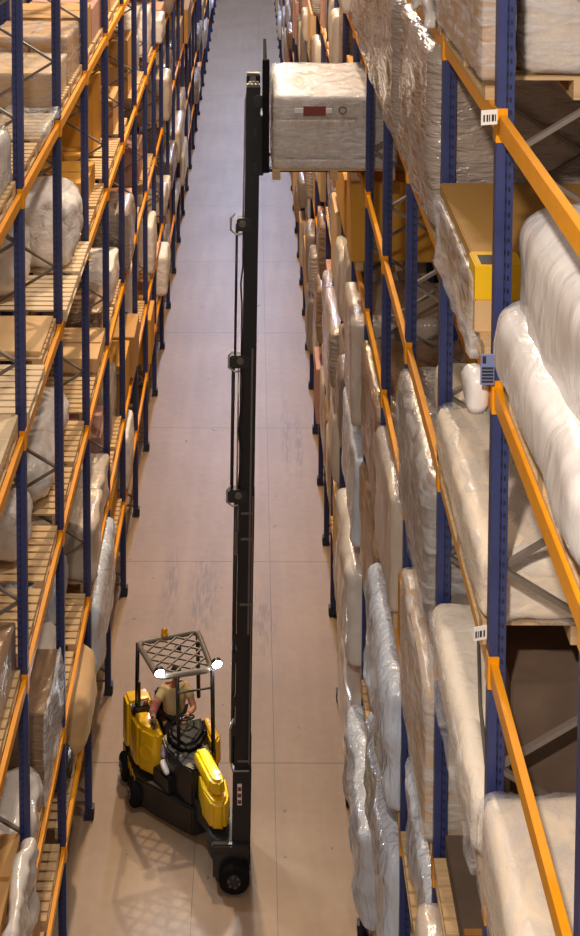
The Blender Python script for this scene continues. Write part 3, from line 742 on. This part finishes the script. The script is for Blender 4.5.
part('guard_post', ftube([(-.1, .45, GZ), (-.09, .46, 1.6), (-.08, .47, 1.05)], .026), 'truck_black', FK, smooth=True)
part('guard_crossbar', ftube([(-.1, .46, 1.86), (.41, .48, 1.86)], .014), 'truck_black', FK)
part('screen_panel', fbox(-.5, -.46, -.42, -.3, 1.25, 1.62), 'truck_black', FK, bevel=.01)
for (l, f) in ((-.36, .47), (.47, .5)):
    wl = part('work_light', MB().lathe(lf(l, f - .02, GZ + .1), FM.to_3x3() @ Vector((0, -1, -.35)), [(-.05, .03), (-.02, .07), (.04, .075)], 20), 'truck_black', FK)
    part('lamp_lens', MB().lathe(lf(l, f - .02, GZ + .1), FM.to_3x3() @ Vector((0, -1, -.35)), [(.035, .07), (.05, .066), (.06, .035)], 20), 'lamp_lens', wl, 'lit white lamp lens')
part('beacon', MB().lathe(lf(-.06, -.48, GZ + .03), (0, 0, 1), [(0, .055), (.02, .055), (.025, .048), (.1, .044), (.125, .02)], 16), 'amber', FK, 'amber warning beacon', smooth=True)
part('mirror', ftube([(.1, -.3, GZ - .05), (.1, -.3, GZ - .12)], .05), 'truck_black', og)

# front unit: steered axle, yellow covers, mast. Built square to the rack (forks point to +X)
ax0 = part('axle_housing', MB().box(-.5, -.08, 19.0, 19.92, .12, .52), 'truck_black', FK, bevel=.03)
b = MB(); b.lathe((-.34, 19.36, .3), (0, 0, 1), [(0, .24), (.22, .26), (.27, .22)], 28)
part('pivot_bearing', b, 'hub', FK, smooth=False)
part('pivot_link', MB().prism([(-.86, 20.05), (-.62, 20.25), (-.34, 19.75), (-.5, 19.5)], .3, .62), 'truck_black', FK, bevel=.03)
part('drive_cover', MB().prism([(-.74, 19.98), (-.66, 19.6), (-.54, 19.28), (-.34, 19.26), (-.27, 19.45), (-.34, 19.9)], .6, 1.0, .05), 'truck_yellow', FK, 'yellow drive cover', bevel=.05)
part('boom_cover', MB().prism([(-.82, 20.12), (-.56, 19.42), (-.46, 19.34), (-.35, 19.38), (-.34, 19.5), (-.62, 20.2)], 1.02, 1.24, .1), 'truck_yellow', FK, 'yellow arm cover', bevel=.045)
part('filler_cap', MB().lathe((-.46, 19.56, 1.235), (0, 0, 1), [(0, .05), (.012, .05), (.02, .03)], 14), 'tag_white', FK)
wheel((-.215, 18.99, .205), (0, 1, 0), .205, .24, FK); wheel((-.215, 19.93, .205), (0, 1, 0), .205, .24, FK)
part('wheel_arch', MB().prism([(-.52, 19.02), (-.02, 19.02), (-.02, 19.12), (-.52, 19.12)], .38, .6), 'truck_black', FK, bevel=.02)
YN, YF = 19.14, 19.86                                   # near and far mast channels
def lean(z): return -.135 + .0125 * z
def mastbox(x0, x1, y0, y1, z0, z1):
    b = MB(); pts = []
    for z in (z0, z1):
        for y in (y0, y1):
            for x in (x0, x1): pts.append((x + lean(z), y, z))
    b._add(pts, [(0, 2, 3, 1), (4, 5, 7, 6), (0, 1, 5, 4), (1, 3, 7, 5), (3, 2, 6, 7), (2, 0, 4, 6)]); return b
def merge(*bs):
    a = bs[0]
    for o in bs[1:]:
        me = bpy.data.meshes.new('t'); o.bm.to_mesh(me); o.bm.free(); a.bm.from_mesh(me); bpy.data.meshes.remove(me)
    return a
for y in (YN, YF):
    # outer channel: flanges and web
    part('mast_outer_channel', merge(mastbox(-.12, .13, y - .05, y + .05, .22, 1.62)), 'mast_black', FK, bevel=.01)
    part('mast_outer_channel', merge(mastbox(-.1, .05, y - .045, y + .045, 1.6, 5.5), mastbox(.08, .115, y - .045, y + .045, 1.6, 5.5), mastbox(.04, .09, y - .02, y + .02, 1.6, 5.5)), 'mast_black', FK)
    part('mast_middle_channel', merge(mastbox(-.04, .105, y - .04, y + .04, 5.2, 7.45), mastbox(-.1, -.04, y - .02, y + .02, 5.2, 7.3)), 'mast_black', FK)
    part('mast_inner_channel', merge(mastbox(-.075, .095, y - .038, y + .038, 7.2, 10.86), mastbox(.095, .11, y - .015, y + .015, 5.4, 10.86)), 'mast_black', FK)
for z in (1.5, 3.4, 5.4, 7.25, 9.0, 10.75):
    part('mast_crossbar', mastbox(-.03, .05, YN, YF, z, z + .12), 'rubber', FK)
for z, w in ((5.4, .27), (7.22, .27), (9.05, .15)):
    for y in (YN,):
        b = mastbox(-.09 - w * .55, .02, y - .08, y + .08, z - .08, z + .09); part('mast_bracket', b, 'hub', FK, bevel=.015)
        part('chain_pulley', MB().lathe((lean(z) - .1, y - .085, z + .02), (0, 1, 0), [(0, .04), (.01, .055), (.04, .055), (.05, .04)], 16), 'steel', FK)
for y in (YN, YF): part('mast_cap', mastbox(-.07, .1, y - .05, y + .05, 10.86, 10.9), 'steel', FK, bevel=.006)
for q in range(3): part('mast_bolt', MB().lathe((lean(10.9) - .03 + .05 * q, YN, 10.9), (0, 0, 1), [(0, .016), (.03, .016)], 8), 'steel', FK)
part('lift_cylinder', ftube([(0, 0, 0)] * 0 or [], .03) if 0 else MB().tube([(lean(1.6) - .13, YN - .02, 1.7), (lean(5.4) - .13, YN - .02, 5.4)], .028, 12), 'truck_black', FK, smooth=True)
part('lift_rod', MB().tube([(lean(5.4) - .19, YN, 5.4), (lean(7.2) - .19, YN, 7.2)], .024, 10), 'hub', FK, smooth=True)
part('lift_rod', MB().tube([(lean(5.4) - .12, YN - .04, 5.4), (lean(7.2) - .12, YN - .04, 7.25)], .012, 10), 'chrome_hose', FK, smooth=True)
part('lift_rod', MB().tube([(lean(7.2) - .17, YN, 7.2), (lean(9.05) - .17, YN, 9.05)], .018, 10), 'truck_black', FK, smooth=True)
part('hose', MB().tube([(lean(7.3) - .085, YN - .03, 7.3), (lean(8) - .09, YN - .03, 8.0), (lean(8.3) - .11, YN - .03, 8.25), (lean(8.5) - .085, YN - .03, 8.5), (lean(9) - .085, YN - .03, 9.0)], .012, 8), 'truck_black', FK, smooth=True)
part('hose', MB().tube([(lean(9) - .09, YN - .02, 9.1), (lean(10.7) - .085, YN - .02, 10.7), (lean(10.9) - .03, YN - .02, 10.93)], .01, 8), 'chrome_hose', FK, smooth=True)
part('hose', MB().tube([(-.23, 19.06, 2.35), (-.27, 19.06, 2.2), (-.27, 19.06, 1.75), (-.24, 19.06, 1.62), (-.02, 19.06, 1.62)], .014, 8), 'chrome_hose', FK, smooth=True)
for y in (YN,):  # pale strips added to draw the highlight along the mast flanges
    part('mast_highlight_strip', merge(mastbox(.045, .07, y - .055, y - .045, 3.5, 7.4)), 'steel', FK, 'pale grey strip added as a flange highlight')
    part('mast_highlight_strip', merge(mastbox(.085, .1, y - .06, y - .05, 1.7, 5.4)), 'steel', FK, 'pale grey strip added as a flange highlight')
for z in (5.4, 7.22, 9.05):
    part('hose_guide', MB().tube([(lean(z) - .2, YN - .08, z + .16), (lean(z) - .25, YN - .08, z + .1), (lean(z) - .25, YN - .08, z - .06), (lean(z) - .17, YN - .08, z - .12), (lean(z) - .1, YN - .08, z - .1)], .014, 8), 'chrome_hose', FK, smooth=True)
part('hose', MB().tube([(lean(5.6) - .1, YN - .05, 5.5), (lean(6) - .07, YN - .05, 6.0), (lean(6.3) - .11, YN - .05, 6.3), (lean(6.7) - .07, YN - .05, 6.7), (lean(7.1) - .09, YN - .05, 7.1)], .014, 8), 'truck_black', FK, smooth=True)
for z in (2.1, 2.5, 3.1, 3.35, 4.6, 4.75):
    part('hose_clamp', mastbox(-.15, -.1, YN - .07, YN + .02, z, z + .16), 'steel' if z > 4 else 'truck_black', FK, bevel=.012)
for z in (1.72, 3.9, 4.8, 5.15):
    part('clamp_plate', mastbox(-.06, .09, YN - .052, YN - .044, z, z + .03), 'steel', FK)
wlab = part('warning_label', MB().box(-.175, -.115, YN - .054, YN - .05, 1.12, 1.42), 'tag_white', FK, 'red and white warning label')
for z in (1.14, 1.23, 1.32): part('warning_block', MB().box(-.17, -.12, YN - .057, YN - .053, z, z + .055), 'ink_red', wlab)
part('maker_plate', MB().box(-.2, -.08, YN - .056, YN - .05, .42, .46), 'tag_white', FK, 'small white plate')
# carriage, backrest, forks
cg = part('carriage', MB().box(.06, .15, YN - .12, YF + .12, 9.72, 10.5), 'mast_black', FK, bevel=.01)
b = MB()
for y in [18.75 + i * .2 for i in range(8)]: b.box(.15, .19, y - .02, y + .02, 9.9, 11.3)
b.box(.15, .19, 18.73, 20.17, 11.26, 11.3); b.box(.15, .19, 18.73, 20.17, 10.1, 10.16)
part('load_backrest', b, 'rubber', cg)
part('backrest_side', MB().box(.13, .22, 18.68, 18.75, 9.85, 11.3), 'rubber', cg, bevel=.006)
for z in (9.75, 10.2, 10.6): part('roller_bracket', MB().box(.02, .16, YN - .1, YN + .06, z, z + .16), 'hub', cg, bevel=.02)
for y in (19.1, 19.9):
    b = MB().box(.17, .22, y - .07, y + .07, 9.76, 10.4); b.prism([(.2, y - .06), (1.5, y - .05), (1.5, y + .05), (.2, y + .06)], 9.765, lambda p: 9.81 - .02 * p[0]); part('fork', b, 'hub', FK)

# ---- the raised load on the forks
LZ = 9.82
pallet(1.03, 19.52, LZ - .01, 1.54, 2.06, 'dark wooden pallet carried on the raised forks', 'wood', None)
LM = T(1.03, 19.52, LZ + .13); RLd = thing('mattress_stack', LM, 'white film-wrapped mattress stack raised high on the forklift forks', 'mattress')
hh = [LZ + .13, LZ + .27, LZ + .78, LZ + 1.07]
for i in range(3):
    part('mattress', MB().soft(.27, 1.83, 18.5, 20.56, hh[i], hh[i + 1], .04, .008, 2.5, .14, 60 + i), 'wrap_cream', RLd, smooth=True)
part('stretch_film', MB().soft(.25, 1.85, 18.48, 20.58, LZ + .132, LZ + 1.09, .07, .03, 3, .07, 70), 'film', RLd, 'thin clear stretch film', smooth=True)
b = MB().box(.53, 1.0, 18.43, 18.445, LZ + .86, LZ + .92); lb = part('paper_label', b, 'tag_white', RLd, 'white strip label')
part('label_print', MB().box(.64, .92, 18.42, 18.429, LZ + .83, LZ + .95), 'ink_red', RLd, 'dark red printed block')
b = MB(); b.tube([(1.13 + .045 * cos(a * pi / 8), 18.43, LZ + .9 + .045 * sin(a * pi / 8)) for a in range(17)], .008, 6)
part('round_stamp', b, 'strap', RLd, 'round printed stamp')

# ------------------------------------------------------------------ driver, seated, facing over the cowl
PM = lf(.06, -.33, .86)
DR = thing('person', T(PM.x, PM.y, PM.z, RZ), 'person in a beige top and dark trousers seated inside the forklift cab', 'person')
def skin(name, chains, m, parent, root=0, sub=2, label=None):
    """chains: list of [(l,f,z,r),...] in cab coordinates sharing identical joints"""
    idx = {}; vs = []; es = []; rad = []
    for c in chains:
        prev = None
        for (l, f, z, r) in c:
            k = (round(l, 3), round(f, 3), round(z, 3))
            if k not in idx: idx[k] = len(vs); vs.append(ROOT[parent.name].inverted() @ lf(l, f, z)); rad.append(r)
            if prev is not None and (prev, idx[k]) not in es: es.append((prev, idx[k]))
            prev = idx[k]
    me = bpy.data.meshes.new(name); me.from_pydata(vs, es, [])
    o = bpy.data.objects.new(name, me); C.objects.link(o); o.parent = parent
    sm = o.modifiers.new('skin', 'SKIN'); sm.use_smooth_shade = True
    for i, sv in enumerate(me.skin_vertices[0].data):
        sv.radius = (rad[i], rad[i]); sv.use_root = (i == root)
    if sub:
        s2 = o.modifiers.new('sub', 'SUBSURF'); s2.levels = sub; s2.render_levels = sub
    me.materials.append(MATS[m]); ROOT[o.name] = ROOT[parent.name]; tag(o, label); return o
S = .06
pel = (S, -.36, .95, .15); wst = (S, -.37, 1.1, .135); chs = (S, -.36, 1.3, .155); nk0 = (S, -.34, 1.44, .07); nk1 = (S, -.31, 1.52, .055)
shl, shr = (S + .18, -.35, 1.4, .068), (S - .18, -.35, 1.4, .068)
ell, elr = (S + .24, -.12, 1.2, .05), (S - .36, -.22, 1.2, .05)
wrl, wrr = (S + .06, .1, 1.24, .034), (S - .4, .0, 1.22, .034)
hil, hir = (S + .1, -.32, .93, .1), (S - .1, -.32, .93, .1)
knl, knr = (S + .14, .1, 1.0, .075), (S - .16, .08, .98, .075)
anl, anr = (S + .12, .2, .58, .045), (S - .33, .3, .86, .045)
body = skin('body', [[pel, wst, chs, nk0, nk1, (S, -.29, 1.58, .05)], [chs, shl, ell, wrl], [chs, shr, elr, wrr], [pel, hil, knl, anl], [pel, hir, knr, anr]], 'skin', DR)
g = lambda p, k, dz=0: (p[0], p[1], p[2] + dz, p[3] * k)
skin('shirt', [[g(pel, 1.08), g(wst, 1.1), g(chs, 1.08), g(nk0, 1.15)], [g(chs, 1.08), g(shl, 1.2), (S + .22, -.2, 1.28, .07)], [g(chs, 1.08), g(shr, 1.2), (S - .28, -.27, 1.3, .07)]], 'shirt', DR, label='beige top')
skin('sleeve', [[(S - .25, -.3, 1.34, .074), g(elr, 1.3), (S - .39, -.06, 1.2, .048)]], 'sleeve', DR, label='pinkish sleeve')
skin('trousers', [[g(pel, 1.1), g(hil, 1.12), g(knl, 1.18), (S + .13, .17, .72, .07)], [g(pel, 1.1), g(hir, 1.12), g(knr, 1.18), (S - .26, .2, .96, .068)]], 'trousers', DR, label='dark shiny trousers')
skin('trouser_cuff', [[(S - .26, .2, .97, .07), (S - .33, .32, .82, .06)]], 'jeans', DR, label='pale lilac trouser leg')
skin('shoe', [[(S - .33, .3, .8, .055), (S - .34, .37, .77, .056), (S - .33, .49, .75, .048), (S - .32, .55, .74, .036)]], 'trainers', DR, label='white trainer')
skin('shoe', [[(S + .12, .18, .53, .055), (S + .12, .26, .5, .054), (S + .12, .38, .49, .044)]], 'trainers', DR, label='white trainer')
# head
hc = lf(S, -.27, 1.68); fwd = FM.to_3x3() @ Vector((0, -1, -.25)); fwd.normalize(); side = FM.to_3x3() @ Vector((1, 0, 0)); up = side.cross(fwd) * -1
if up.z < 0: up = -up
hb = MB(); bmesh.ops.create_uvsphere(hb.bm, u_segments=20, v_segments=14, radius=1)
for vtx in hb.bm.verts:
    x, y, z = vtx.co
    w_ = .076 * (1 - .18 * max(0, -z)); d_ = .096 * (1 - .1 * max(0, -z))
    p = Vector((x * w_, y * d_, z * .118))
    if y > .6 and abs(x) < .3: p.y += .018 * max(0, 1 - abs(z + .1) / .25) * (1 - abs(x) / .3)      # nose
    if y > .3 and abs(abs(x) - .4) < .22 and abs(z - .08) < .18: p.y -= .008                        # eye sockets
    vtx.co = hc + side * p.x + fwd * p.y + up * p.z
hd = part('head', hb, 'skin', body, smooth=True)
for sx in (-1, 1):
    part('ear', MB().soft(-.012, .012, -.018, .018, -.03, .03, .01, 0, cell=.02).bm and MB().tube([hc + side * sx * .074 - up * .025, hc + side * sx * .084, hc + side * sx * .076 + up * .03], [.012, .018, .012], 8), 'skin', hd, smooth=True)
    part('eye', MB().lathe(hc + side * sx * .03 + fwd * .083 + up * .012, fwd, [(0, .012), (.006, .008)], 10), 'ink', hd)
part('mouth', MB().tube([hc - side * .022 + fwd * .088 - up * .055, hc + fwd * .095 - up * .057, hc + side * .022 + fwd * .088 - up * .055], .005, 6), 'ink_red', hd)
hb = MB(); bmesh.ops.create_uvsphere(hb.bm, u_segments=20, v_segments=12, radius=1)
bmesh.ops.delete(hb.bm, geom=[v_ for v_ in hb.bm.verts if v_.co.z < -.05 and v_.co.y > -.35 or v_.co.z < -.5 or (v_.co.y > .7 and v_.co.z < .5)], context='VERTS')
for vtx in hb.bm.verts:
    x, y, z = vtx.co; vtx.co = hc + side * x * .084 + fwd * y * .104 + up * z * .128
part('hair', hb, 'hair', hd, smooth=True)
# hands: palm and five curled fingers
def hand(w, d, upv, sidev, name, m):
    d, upv, sidev = d.normalized(), upv.normalized(), sidev.normalized()
    Mi = ROOT[DR.name].inverted()
    vs, es, rad = [], [], []
    def addp(p, r): vs.append(Mi @ p); rad.append(r); return len(vs) - 1
    a = addp(w, .026); c = addp(w + d * .05, .03); es.append((a, c))
    for i, (o_, ln) in enumerate(((-.03, .06), (-.01, .072), (.01, .068), (.03, .052))):
        k0 = addp(w + d * .085 + sidev * o_, .0105); es.append((c, k0))
        k1 = addp(w + d * (.085 + ln * .5) + sidev * o_ - upv * .01, .0095); k2 = addp(w + d * (.085 + ln * .75) + sidev * o_ - upv * .035, .008); es += [(k0, k1), (k1, k2)]
    k0 = addp(w + d * .04 - sidev * .04, .012); k1 = addp(w + d * .075 - sidev * .055 - upv * .015, .0095); es += [(c, k0), (k0, k1)]
    me = bpy.data.meshes.new(name); me.from_pydata(vs, es, []); o = bpy.data.objects.new(name, me); C.objects.link(o); o.parent = DR
    o.modifiers.new('skin', 'SKIN').use_smooth_shade = True
    for i, sv in enumerate(me.skin_vertices[0].data): sv.radius = (rad[i], rad[i]); sv.use_root = (i == 0)
    o.modifiers.new('sub', 'SUBSURF').render_levels = 1
    me.materials.append(MATS[m]); return o
up0 = Vector((0, 0, 1)); fl = FM.to_3x3() @ Vector((0, -1, 0)); ll = FM.to_3x3() @ Vector((1, 0, 0))
tag(hand(lf(*wrr[:3]), fl - up0 * .3, up0, ll, 'hand', 'glove'), 'dark gloved hand on the lever')
hand(lf(*wrl[:3]), fl - ll * .6, up0, ll + fl * .6, 'hand', 'skin')

# ------------------------------------------------------------------ light
def lamp(x, y, z, power, col, sx=.5, sy=1.4):
    l = bpy.data.lights.new('high_bay_lamp', 'AREA'); l.shape = 'RECTANGLE'; l.size = sx; l.size_y = sy; l.energy = power; l.color = col
    o = bpy.data.objects.new('high_bay_lamp', l); C.objects.link(o); o.location = (x, y, z); return o
WARM, COOL = (1, .76, .52), (.66, .84, 1.26)
for x, y, p, c in ((-.7, 2, 1150, (1, .87, .75)), (.7, 18.2, 560, (1, .84, .68)), (-.8, 28, 1800, WARM), (-.6, 39.5, 1500, (1, .7, .36)), (-.5, 59, 1350, (.8, .7, .78)), (-.5, 70, 2000, COOL), (-.5, 84, 2000, COOL), (-.5, 98, 2000, COOL)):
    lamp(x, y, 18.5 if y > 5 else 17, p, c, .35, .35)
for (l, f) in ((-.36, .47), (.47, .5)):
    sl = bpy.data.lights.new('work_light_beam', 'SPOT'); sl.energy = 60; sl.spot_size = 2.2; sl.spot_blend = .8; sl.color = (.9, .94, 1); sl.shadow_soft_size = .05
    o = bpy.data.objects.new('work_light_beam', sl); C.objects.link(o)
    o.matrix_world = Matrix.Translation(lf(l, f + .1, GZ + .06)) @ (FM.to_3x3() @ Vector((0, -1, -.6))).to_track_quat('-Z', 'Y').to_matrix().to_4x4()
wd = bpy.data.worlds.new('World'); bpy.context.scene.world = wd; wd.use_nodes = True
bg = wd.node_tree.nodes['Background']; bg.inputs['Color'].default_value = (1, .9, .8, 1); bg.inputs['Strength'].default_value = .42

# ------------------------------------------------------------------ camera
cam = bpy.data.cameras.new('camera'); co = bpy.data.objects.new('camera', cam); C.objects.link(co)
pitch, roll, hz, x0 = .07604, .0024, -234.28, 252.54
cam.sensor_fit = 'VERTICAL'; cam.sensor_height = 24; cam.lens = 24 * 1500 / 936
yc = hz + 1500 * tan(pitch)
cam.shift_x = (290 - x0) / 936; cam.shift_y = -(468 - yc) / 936
cam.clip_end = 300; cam.clip_start = .1
co.matrix_world = Matrix.Translation((0, 0, 15)) @ Matrix.Rotation(pi / 2 - pitch, 4, 'X') @ Matrix.Rotation(roll, 4, 'Z')
sc_ = bpy.context.scene; sc_.camera = co
sc_.view_settings.view_transform = 'Standard'; sc_.view_settings.look = 'None'; sc_.view_settings.gamma = 1; sc_.view_settings.use_curve_mapping = False
sc_.view_settings.exposure = 0
